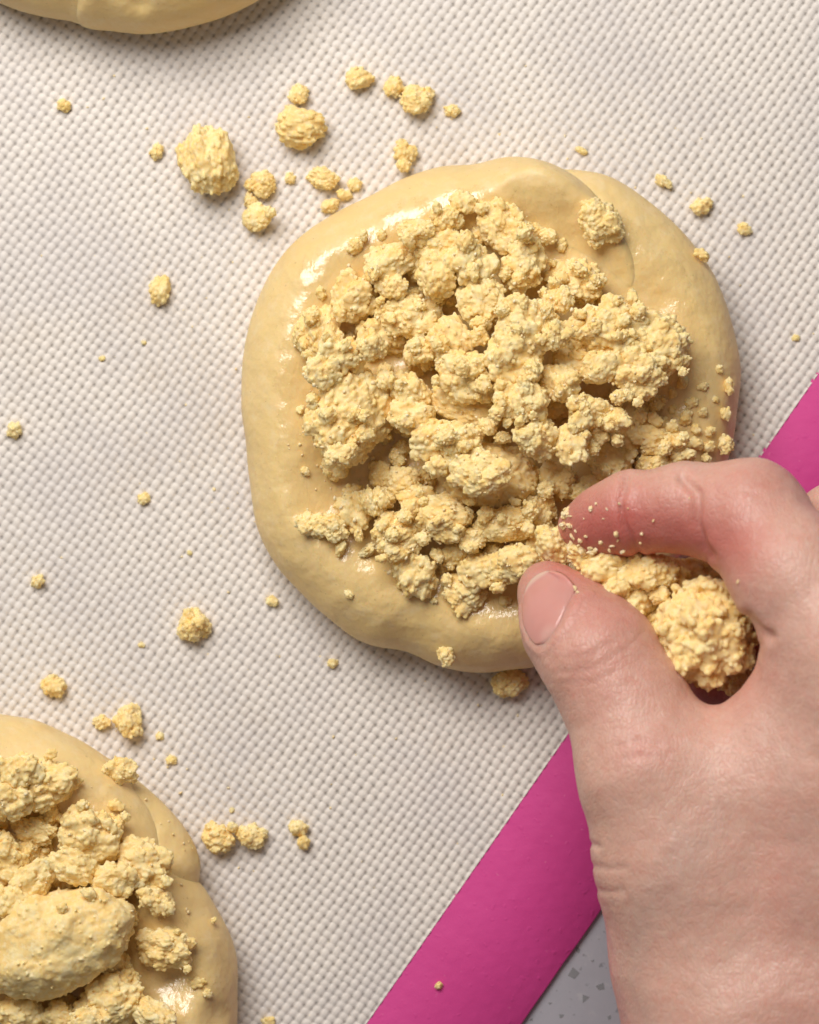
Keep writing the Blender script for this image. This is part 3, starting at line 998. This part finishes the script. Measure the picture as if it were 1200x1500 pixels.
# loose crumbs on the mat
LOOSE = [
    (306, 236, 40, 57, 90 - 4, 'D', 'largest loose crumb, an upright oval alone on the white mat'),
    (441, 188, 38, 29, 10, 'C', 'broad loose crumb with a small round one touching it'),
    (439, 139, 15, 15, 0, 'S', 'small round crumb touching a broad loose crumb'),
    (382, 271, 22, 19, 0, 'C', 'rounded loose crumb just above a knobbly one, beside the largest loose crumb'),
    (366, 294, 10, 12, 0, 'S', 'tiny crumb wedged between a rounded and a knobbly loose crumb'),
    (376, 321, 20, 21, 40, 'C', 'knobbly loose crumb just below a rounded one'),
    (396, 312, 9, 9, 0, 'S', None),
    (474, 262, 24, 16, 12, 'C', 'flat wide loose crumb close to the rim of the topped bun'),
    (528, 115, 20, 17, 0, 'C', 'squarish loose crumb next to a pair of touching crumbs'),
    (578, 127, 15, 15, 0, 'S', 'smaller round crumb of a touching pair'),
    (611, 144, 25, 22, 160, 'C', 'larger crumb of a touching pair'),
    (662, 161, 12, 10, 30, 'S', 'pale speck of crumb beside a touching pair of loose crumbs'),
    (591, 222, 17, 18, 90, 'C', 'drop-shaped loose crumb near the top rim of the topped bun'),
    (592, 242, 11, 10, 0, 'S', None),
    (425, 262, 8, 9, 30, 'S', None), (520, 270, 11, 10, 0, 'S', None), (482, 301, 18, 9, 160, 'S', 'flattened crumb pressed against the rim of the topped bun'),
    (505, 286, 12, 9, 0, 'S', None),
    (94, 155, 10, 10, 0, 'S', None), (229, 221, 8, 15, 90, 'S', None), (236, 424, 15, 22, 100, 'S', 'wedge-shaped loose crumb alone between the big oval one and the bun'),
    (20, 630, 12, 13, 60, 'S', None), (211, 730, 9, 9, 0, 'S', None), (211, 502, 4, 4, 0, 'S', None), (150, 525, 5, 4, 0, 'S', None),
    (55, 850, 10, 12, 40, 'S', None), (286, 918, 24, 24, 0, 'C', 'roundish loose crumb standing alone on the mat between two buns'),
    (398, 881, 9, 8, 0, 'S', None), (487, 971, 8, 7, 0, 'S', None), (80, 1006, 18, 16, 20, 'C', 'rounded loose crumb lying by itself above the bun with the biggest chunk'),
    (150, 1058, 13, 11, 0, 'S', 'small crumb beside a taller yellow crumb at the bun with the biggest chunk'),
    (189, 1056, 21, 24, 70, 'C', 'taller yellow crumb with a small crumb beside it'),
    (235, 1078, 6, 6, 0, 'S', None), (252, 1113, 8, 7, 0, 'S', None), (278, 810, 4, 4, 0, 'S', None), (207, 945, 5, 4, 0, 'S', None), (340, 1186, 4, 4, 0, 'S', None),
    (321, 1226, 22, 24, 60, 'C', 'ragged loose crumb in a row of three on the mat'),
    (367, 1224, 23, 18, 5, 'C', 'smooth oval crumb, middle of a row of three'),
    (341, 1212, 8, 8, 0, 'S', None),
    (438, 1213, 15, 12, 0, 'S', 'upright crumb standing apart at the end of a row of three'),
    (445, 1234, 10, 11, 0, 'S', None), (394, 1496, 10, 8, 0, 'S', None), (1027, 302, 17, 12, 165, 'S', 'greyish crumb lying off the folded seam of the topped bun'),
    (970, 265, 17, 8, 35, 'S', None), (1092, 335, 11, 9, 40, 'S', None), (852, 221, 11, 5, 20, 'S', None), (1166, 495, 6, 5, 0, 'S', None),
    (746, 1001, 27, 20, 160, 'C', 'crumb fallen on the mat under the thumb, half under the bun rim'), (790, 962, 9, 12, 80, 'S', None), (801, 999, 5, 4, 0, 'S', None),
    (643, 1444, 6, 6, 0, 'S', 'single crumb speck lying on the pink border'),
]
for n_, (px, py, rx, ry, an, lb, lab) in enumerate(LOOSE):
    o = put(LIBS[lb], 'streusel_crumb' if lb == 'S' else 'streusel_clump', px, py, rx, ry, an, 3000 + n_, .78, zg=2.5, sink=.1)
    tag(o, lab or 'tiny pale crumb loose on the mat ' + zone(px, py, Z_MAT), 'crumb', None if lab else 'tiny loose crumbs on the mat')

def pick_mat(r):
    px, py = r.uniform(0, 900), r.uniform(0, 1500)
    if r.random() < .5:
        a, q = r.uniform(0, 6.28), r.uniform(1.0, 1.45)
        px, py = 715 + 365 * q * math.cos(a), 605 + 375 * q * math.sin(a)
    c = at(px, py, 0)
    i, j = hm_idx(np.array([c[0]]), np.array([c[1]]))
    return None if HM[i, j][0] > .5 or c @ np.array([EU[0], EU[1], 0]) > U_IN else (c[0], c[1])


grains('crumb_dust', 240, pick_mat, 10, .08, .34, 'fine crumb dust lodged in the weave of the white mat')

# ------------------------------------------------------------------ hand
def J(px, py, z, r):
    return np.append(at(px, py, z), r).astype(np.float32)


def cone(p, a, b):
    ba = b[:3] - a[:3]
    pa = p - a[:3]
    t = np.clip((pa @ ba) / float(ba @ ba), 0, 1)
    d = pa - t[:, None] * ba
    return np.sqrt((d * d).sum(1)) - (a[3] + (b[3] - a[3]) * t)


def smin(a, b, k):
    h = np.clip(0.5 + 0.5 * (b - a) / k, 0, 1)
    return b * (1 - h) + a * h - k * h * (1 - h)


def chain(p, js, k=3.0):
    f = None
    for a, b in zip(js[:-1], js[1:]):
        d = cone(p, a, b)
        f = d if f is None else smin(f, d, k)
    return f


THUMB = [J(803, 866, 37, 5.2), J(836, 914, 40, 8.0), J(878, 962, 44, 9.4), J(923, 1042, 46, 9.9), J(955, 1128, 48, 12.0), J(1000, 1260, 47, 14.3), J(1030, 1380, 44, 16.2)]
INDEX = [J(850, 771, 35, 3.9), J(884, 764, 38.5, 5.6), J(925, 752, 42, 6.6), J(1005, 744, 46, 7.1), J(1098, 757, 50, 9.3), J(1160, 842, 57, 9.8), J(1285, 985, 63, 11.5)]
MIDDLE = [J(1020, 900, 27, 6.0), J(1110, 850, 30, 7.2), J(1240, 784, 38, 9), J(1400, 950, 60, 11)]
RING = [J(1035, 985, 23, 6), J(1170, 950, 26, 7), J(1370, 900, 34, 8.5), J(1480, 1020, 55, 10.5)]
LITTLE = [J(1240, 1070, 24, 5), J(1320, 1030, 25, 6), J(1430, 1020, 32, 7.2), J(1545, 1110, 48, 9.5)]
META = [(J(1285, 985, 62, 11.0), J(1180, 1420, 50, 14)), (J(1400, 950, 59, 11), J(1250, 1430, 49, 15)), (J(1480, 1020, 54, 10.5), J(1300, 1440, 46, 14)),
        (J(1545, 1110, 47, 10), J(1350, 1450, 43, 13)),
        (J(1098, 1490, 45, 19.6), J(1280, 1480, 46, 20)), (J(1098, 1490, 45, 19.6), J(1100, 2050, 50, 24)), (J(1280, 1480, 46, 20), J(1340, 2050, 52, 27))]
WEB = [(J(1000, 1180, 48, 9), J(1215, 1105, 55, 10)), (J(1040, 1200, 49, 11), J(1220, 1150, 55, 11)), (J(1092, 1118, 50, 8.0), J(1178, 1008, 55, 8.2)), (J(1060, 1320, 48, 13), J(1200, 1280, 52, 12))]


def hand_sdf(p):
    palm = None
    for a, b in META + WEB:
        d = cone(p, a, b)
        palm = d if palm is None else smin(palm, d, 7.0)
    f = None
    for ch, k, kk in ((THUMB, 6.0, 4.0), (INDEX, 8.0, 3.0), (MIDDLE, 5.0, 3.0), (RING, 5.0, 3.0), (LITTLE, 5.0, 3.0)):
        d = smin(chain(p, ch, kk), palm, k)
        f = d if f is None else np.minimum(f, d)
    return f


def grad(fn, p, e=0.15):
    g = np.stack([fn(p + np.eye(3, dtype=np.float32)[i] * e) - fn(p - np.eye(3, dtype=np.float32)[i] * e) for i in range(3)], 1)
    return g / (np.linalg.norm(g, axis=1, keepdims=True) + 1e-9)


def build_hand():
    h = 1.0
    lo = np.array([18., -170., 12.])
    hi = np.array([128., 14., 86.])
    ax = [np.arange(lo[i], hi[i], h, dtype=np.float32) for i in range(3)]
    X, Y, Z = np.meshgrid(*ax, indexing='ij')
    pts = np.stack([X.ravel(), Y.ravel(), Z.ravel()], 1)
    F = np.empty(len(pts), np.float32)
    step = 400000
    for s in range(0, len(pts), step):
        F[s:s + step] = hand_sdf(pts[s:s + step])
    F = F.reshape(X.shape)
    F[[0, -1]] = 1
    F[:, [0, -1]] = 1
    F[:, :, [0, -1]] = 1
    V, Q = surface_nets(F, lo, h)
    # one split of every quad near the frame, then pull the vertices back to the surface
    near = (V[Q].mean(1)[:, 0] < 82) & (V[Q].mean(1)[:, 1] > -104)
    for _ in range(1):
        E = np.stack([Q, np.roll(Q, -1, 1)], 2).reshape(-1, 2)
        Es = np.sort(E, 1)
        key = Es[:, 0] * (len(V) + 1) + Es[:, 1]
        uq, first, inv = np.unique(key, return_index=True, return_inverse=True)
        Em = V[Es[first]].mean(1)
        fcv = V[Q].mean(1)
        nV = len(V)
        me_ = nV + inv.reshape(-1, 4)
        fid = nV + len(uq) + np.arange(len(Q))
        nq = []
        for i in range(4):
            nq.append(np.stack([Q[:, i], me_[:, i], fid, me_[:, i - 1]], 1))
        Q = np.concatenate(nq)
        V = np.concatenate([V, Em, fcv])
    V = V.astype(np.float32)
    for _ in range(2):
        d = hand_sdf(V)
        g = grad(hand_sdf, V)
        inner = (V[:, 1] > lo[1] + 2) & (V[:, 0] < hi[0] - 2)
        V = V - np.where(inner, np.clip(d, -1, 1), 0)[:, None] * g
    N = grad(hand_sdf, V)
    # image position of each vertex
    kz = CAM_H / (CAM_H - V[:, 2] * MM) / (PX / MM)
    ix = V[:, 0] * kz + 600
    iy = 750 - V[:, 1] * kz

    def line_d(P):
        best = np.full(len(V), 1e9)
        for (x0, y0), (x1, y1) in zip(P[:-1], P[1:]):
            ex, ey = x1 - x0, y1 - y0
            t = np.clip(((ix - x0) * ex + (iy - y0) * ey) / (ex * ex + ey * ey), 0, 1)
            best = np.minimum(best, np.hypot(ix - x0 - t * ex, iy - y0 - t * ey))
        return best
    disp = np.zeros(len(V))
    CREASES = [  # polyline, width px, depth mm
        ([(918, 700), (908, 735), (915, 770), (932, 805), (940, 822)], 5.5, .65), ([(1000, 700), (1022, 722), (1020, 765), (1030, 800), (1040, 815)], 7, .95),
        ([(1095, 905), (1112, 925), (1128, 932)], 8, .8), ([(1108, 945), (1085, 975), (1075, 1000)], 9, .5),
        ([(815, 985), (862, 982), (915, 952), (945, 925)], 3.5, .11), ([(822, 1000), (868, 1000), (905, 982)], 3.5, .10), ([(830, 965), (868, 958), (905, 935)], 3.5, .08),
        ([(858, 1266), (890, 1273), (915, 1272)], 5, .24), ([(860, 1300), (885, 1306), (912, 1306)], 5, .22), ([(850, 1232), (878, 1240)], 4, .35),
        ([(905, 1095), (935, 1085), (965, 1092)], 5, .12), ([(915, 1112), (945, 1105), (975, 1112)], 5, .12),
        ([(1055, 690), (1085, 705), (1130, 708)], 5, .10), ([(1065, 705), (1100, 722), (1150, 722)], 5, .10), ([(930, 700), (935, 740)], 5, .12)]
    for P, w, dp in CREASES:
        d = line_d(P)
        disp -= dp * np.exp(-(d / w) ** 2) * (V[:, 2] > 30)
        disp += dp * .15 * np.exp(-((d - 2.2 * w) / (1.3 * w)) ** 2) * (V[:, 2] > 30)
    # nail bed: a fold round the plate
    q = (V - NC) @ NB
    rr = (np.abs(q[:, 0] / NW) ** 2.6 + np.abs((q[:, 1] - 0.2) / NL) ** 2.6) ** (1 / 2.6)
    up = (N @ NB[:, 2]) > -.1
    fold = np.exp(-((rr - 1.16) / .10) ** 2) * (q[:, 1] < NL * .75) * up * (np.abs(q[:, 2]) < 8)
    bed = (1 - sstep(.85, 1.02, rr)) * up * (np.abs(q[:, 2]) < 8)
    disp += .28 * fold - .22 * bed
    disp += .10 * vnoise(V * .35, 71) + .05 * vnoise(V * .8, 72)
    # tendons / soft relief on the back
    V = V + N * disp[:, None]

    def blob(x, y, rx, ry):
        return np.exp(-((ix - x) / rx) ** 2 - ((iy - y) / ry) ** 2)
    red = (.95 * blob(875, 778, 95, 70) + .80 * blob(985, 790, 90, 60) + .5 * blob(1080, 800, 60, 70) + .30 * blob(1110, 700, 70, 40) + .45 * blob(800, 870, 60, 60) +
           .35 * blob(940, 1098, 45, 30) + .30 * blob(890, 900, 60, 50) + .30 * blob(870, 990, 80, 60) + .4 * blob(1080, 980, 50, 60) + .25 * blob(1150, 1300, 50, 120) + .15 * blob(1180, 1480, 90, 60))
    red = red + .55 * (V[:, 2] < 40) * (ix > 960) * (iy > 820)  # shade in the palm hollow painted as darker red on the low-lying skin
    vein = .8 * np.exp(-(line_d([(1000, 1230), (935, 1360), (925, 1440), (960, 1520)]) / 22) ** 2) + .5 * np.exp(-(line_d([(1060, 1180), (1020, 1260), (990, 1330)]) / 18) ** 2) \
        + .4 * np.exp(-(line_d([(1130, 1080), (1180, 1200), (1170, 1330)]) / 22) ** 2)
    return V, Q, np.clip(red, 0, 1), np.clip(vein, 0, 1)


# nail frame: columns = across, along (towards the tip), outward
ax_tip = THUMB[0][:3] - THUMB[2][:3]
ax_tip = ax_tip / np.linalg.norm(ax_tip)
nrm = np.array([-0.60, -0.50, 0.64])
nrm = nrm - ax_tip * (nrm @ ax_tip)
nrm /= np.linalg.norm(nrm)
acr = np.cross(ax_tip, nrm)
NB = np.stack([acr, ax_tip, nrm], 1).astype(np.float32)
NC0 = at(794, 897, 45)
NW, NL = 4.5, 6.2
# centre of the nail on the surface
p0 = NC0.astype(np.float32)[None]
for _ in range(8):
    p0 = p0 - hand_sdf(p0)[:, None] * grad(hand_sdf, p0)
NC = p0[0]

HV, HQ, HRED, HVEIN = build_hand()
hand_base = np.array([float(HV[:, 0].mean()), float(HV[:, 1].mean()), float(HV[:, 2].min())])
hand = tag(empty('person', hand_base * MM), 'bare right hand pinching streusel between thumb and forefinger over a bun', 'hand')
obj('hand', make_mesh('hand', HV - hand_base, HQ, True, {'red': HRED, 'vein': HVEIN}), M_SKIN, hand)

# thumbnail plate
nu, nv = 30, 34
uu, vv = np.meshgrid(np.linspace(-1, 1, nu), np.linspace(-1, 1, nv), indexing='ij')
# square -> rounded nail outline
xu = uu * np.sqrt(1 - .50 * np.clip(-vv, 0, 1) ** 2 - .66 * np.clip(vv, 0, 1) ** 2)
yv = vv * np.sqrt(1 - .50 * uu ** 2)
P = NC + (xu * NW)[..., None] * NB[:, 0] + (yv * NL)[..., None] * NB[:, 1] + NB[:, 2] * 7.0
P = P.reshape(-1, 3).astype(np.float32)
dist = np.zeros(len(P), np.float32)
for _ in range(26):
    d = hand_sdf(P - dist[:, None] * NB[:, 2])
    dist += np.clip(d, -.6, .6) * .8
dist = np.minimum(dist, 7.0 + 5.5)
edge = np.maximum(np.abs(uu), np.abs(vv)).ravel()
lift = .14 - .40 * sstep(.86, 1.0, np.maximum(np.abs(uu), -vv).ravel())
top = P - (dist - lift)[:, None] * NB[:, 2]
bot = top - .45 * NB[:, 2]
ids = np.arange(nu * nv).reshape(nu, nv)
q1 = np.stack([ids[:-1, :-1], ids[1:, :-1], ids[1:, 1:], ids[:-1, 1:]], -1).reshape(-1, 4)
q2 = q1[:, ::-1] + nu * nv
ring = np.concatenate([ids[:, 0], ids[-1, 1:], ids[-2::-1, -1], ids[0, -2:0:-1]])
rn = np.roll(ring, -1)
q3 = np.stack([rn, ring, ring + nu * nv, rn + nu * nv], 1)
NVt = np.concatenate([top, bot])
tipm = np.tile(.5 * sstep(.80, .92, yv.ravel() + .10 * (uu.ravel() ** 2)), 2)
lun = np.tile(.35 * (1 - sstep(.25, .6, np.hypot(uu.ravel() * .9, (vv.ravel() + 1.0) * 1.1))), 2)
obj('thumbnail', make_mesh('thumbnail', NVt - hand_base, np.concatenate([q1, q2, q3]), True, {'tip': tipm, 'lunula': lun}), M_NAIL, hand)

# crumbs held in the hand
HELD = [(1030, 927, 74, 74, 30, 44, 'BALL', 'rough ball of streusel cradled in the hand'),
        (885, 838, 38, 30, 8, 40, 'C', 'knobbly streusel clump squeezed in between thumb and forefinger'),
        (948, 840, 44, 32, 172, 41, 'C', 'wider streusel clump under the bent forefinger'),
        (930, 876, 34, 28, 40, 40, 'C', 'streusel clump wedged against the side of the thumb'),
        (960, 905, 24, 22, 0, 38, 'C', None), (985, 845, 28, 26, 0, 38, 'C', None), (1035, 840, 36, 28, 20, 34, 'C', None),
        (1000, 870, 34, 30, 40, 32, 'C', None), (1075, 985, 40, 34, 40, 30, 'C', None), (860, 815, 24, 20, 20, 38, 'C', None),
        (812, 795, 30, 26, 40, 35, 'C', 'crumb squeezed between the tips of thumb and forefinger'), (905, 862, 18, 15, 0, 43, 'C', None), (968, 872, 15, 13, 0, 43, 'C', None)]
for n_, (px, py, rx, ry, an, zz, lb, lab) in enumerate(HELD):
    o = put(LIBS[lb], 'streusel_clump' if lb == 'C' else 'streusel_ball', px, py, rx, ry, an, 5000 + n_, .9, z=zz)
    tag(o, lab or 'streusel clump held in the palm behind the ball', 'streusel clump', 'streusel held in the hand')

SUGAR = []
for me, Vv, size in TINY:
    me = me.copy()
    me.materials.clear()
    me.materials.append(M_SUGAR)
    SUGAR.append((me, Vv, size))
# sugar grains stuck to the forefinger
FG = [(836, 756, 5, 3), (866, 745, 4, 6), (873, 738, 3, 3), (889, 746, 3, 3), (903, 783, 6, 5), (907, 738, 3, 3), (957, 763, 2.5, 2.5), (940, 782, 3, 3), (938, 796, 3, 4),
      (897, 800, 5, 4), (880, 795, 4, 4), (850, 792, 6, 5), (838, 786, 6, 5), (835, 770, 6, 5), (828, 758, 6, 6), (1081, 852, 3.5, 3.5), (842, 862, 4, 4), (848, 800, 5, 4), (865, 803, 5, 4), (830, 748, 7, 6), (826, 772, 7, 6), (843, 778, 3, 2), (858, 786, 3, 3), (872, 806, 7, 5), (905, 792, 3, 3), (893, 806, 4, 3),
      (920, 745, 2, 2), (884, 760, 2, 2), (912, 808, 5, 4), (855, 760, 2, 2), (1010, 730, 2, 2), (846, 868, 3, 3), (829, 753, 12, 10), (838, 797, 12, 9), (853, 805, 10, 8), (826, 770, 10, 9), (868, 808, 9, 7)]
for i, (px, py, rx, ry) in enumerate(FG):
    p = at(px, py, 75).astype(np.float64)
    camp = np.array([0, 0, CAM_H / MM])
    d = (p - camp) / np.linalg.norm(p - camp)
    t = 0.0
    for _ in range(60):
        q = float(hand_sdf((p + d * t).astype(np.float32)[None])[0])
        t += q * .7
        if abs(q) < .02 or t > 60:
            break
    c = p + d * (t - .15)
    if c[2] < 28:
        continue
    me, Vv, size = SUGAR[i % len(SUGAR)]
    s = rx * .118 / ((Vv.max(0) - Vv.min(0))[0] / 2)
    s *= (.75, 1.25, .95)[i % 3]
    o = obj('sugar_grain', me, None, None, tuple(c * MM), (i, i * 2.1, i * .7), (s * (1.3, .9, 1.0)[i % 3], s * ry / rx * .7, s * .8))
    tag(o, 'sugary grain stuck to the skin of the fingers', 'grain', 'sugary grains stuck to the fingers')
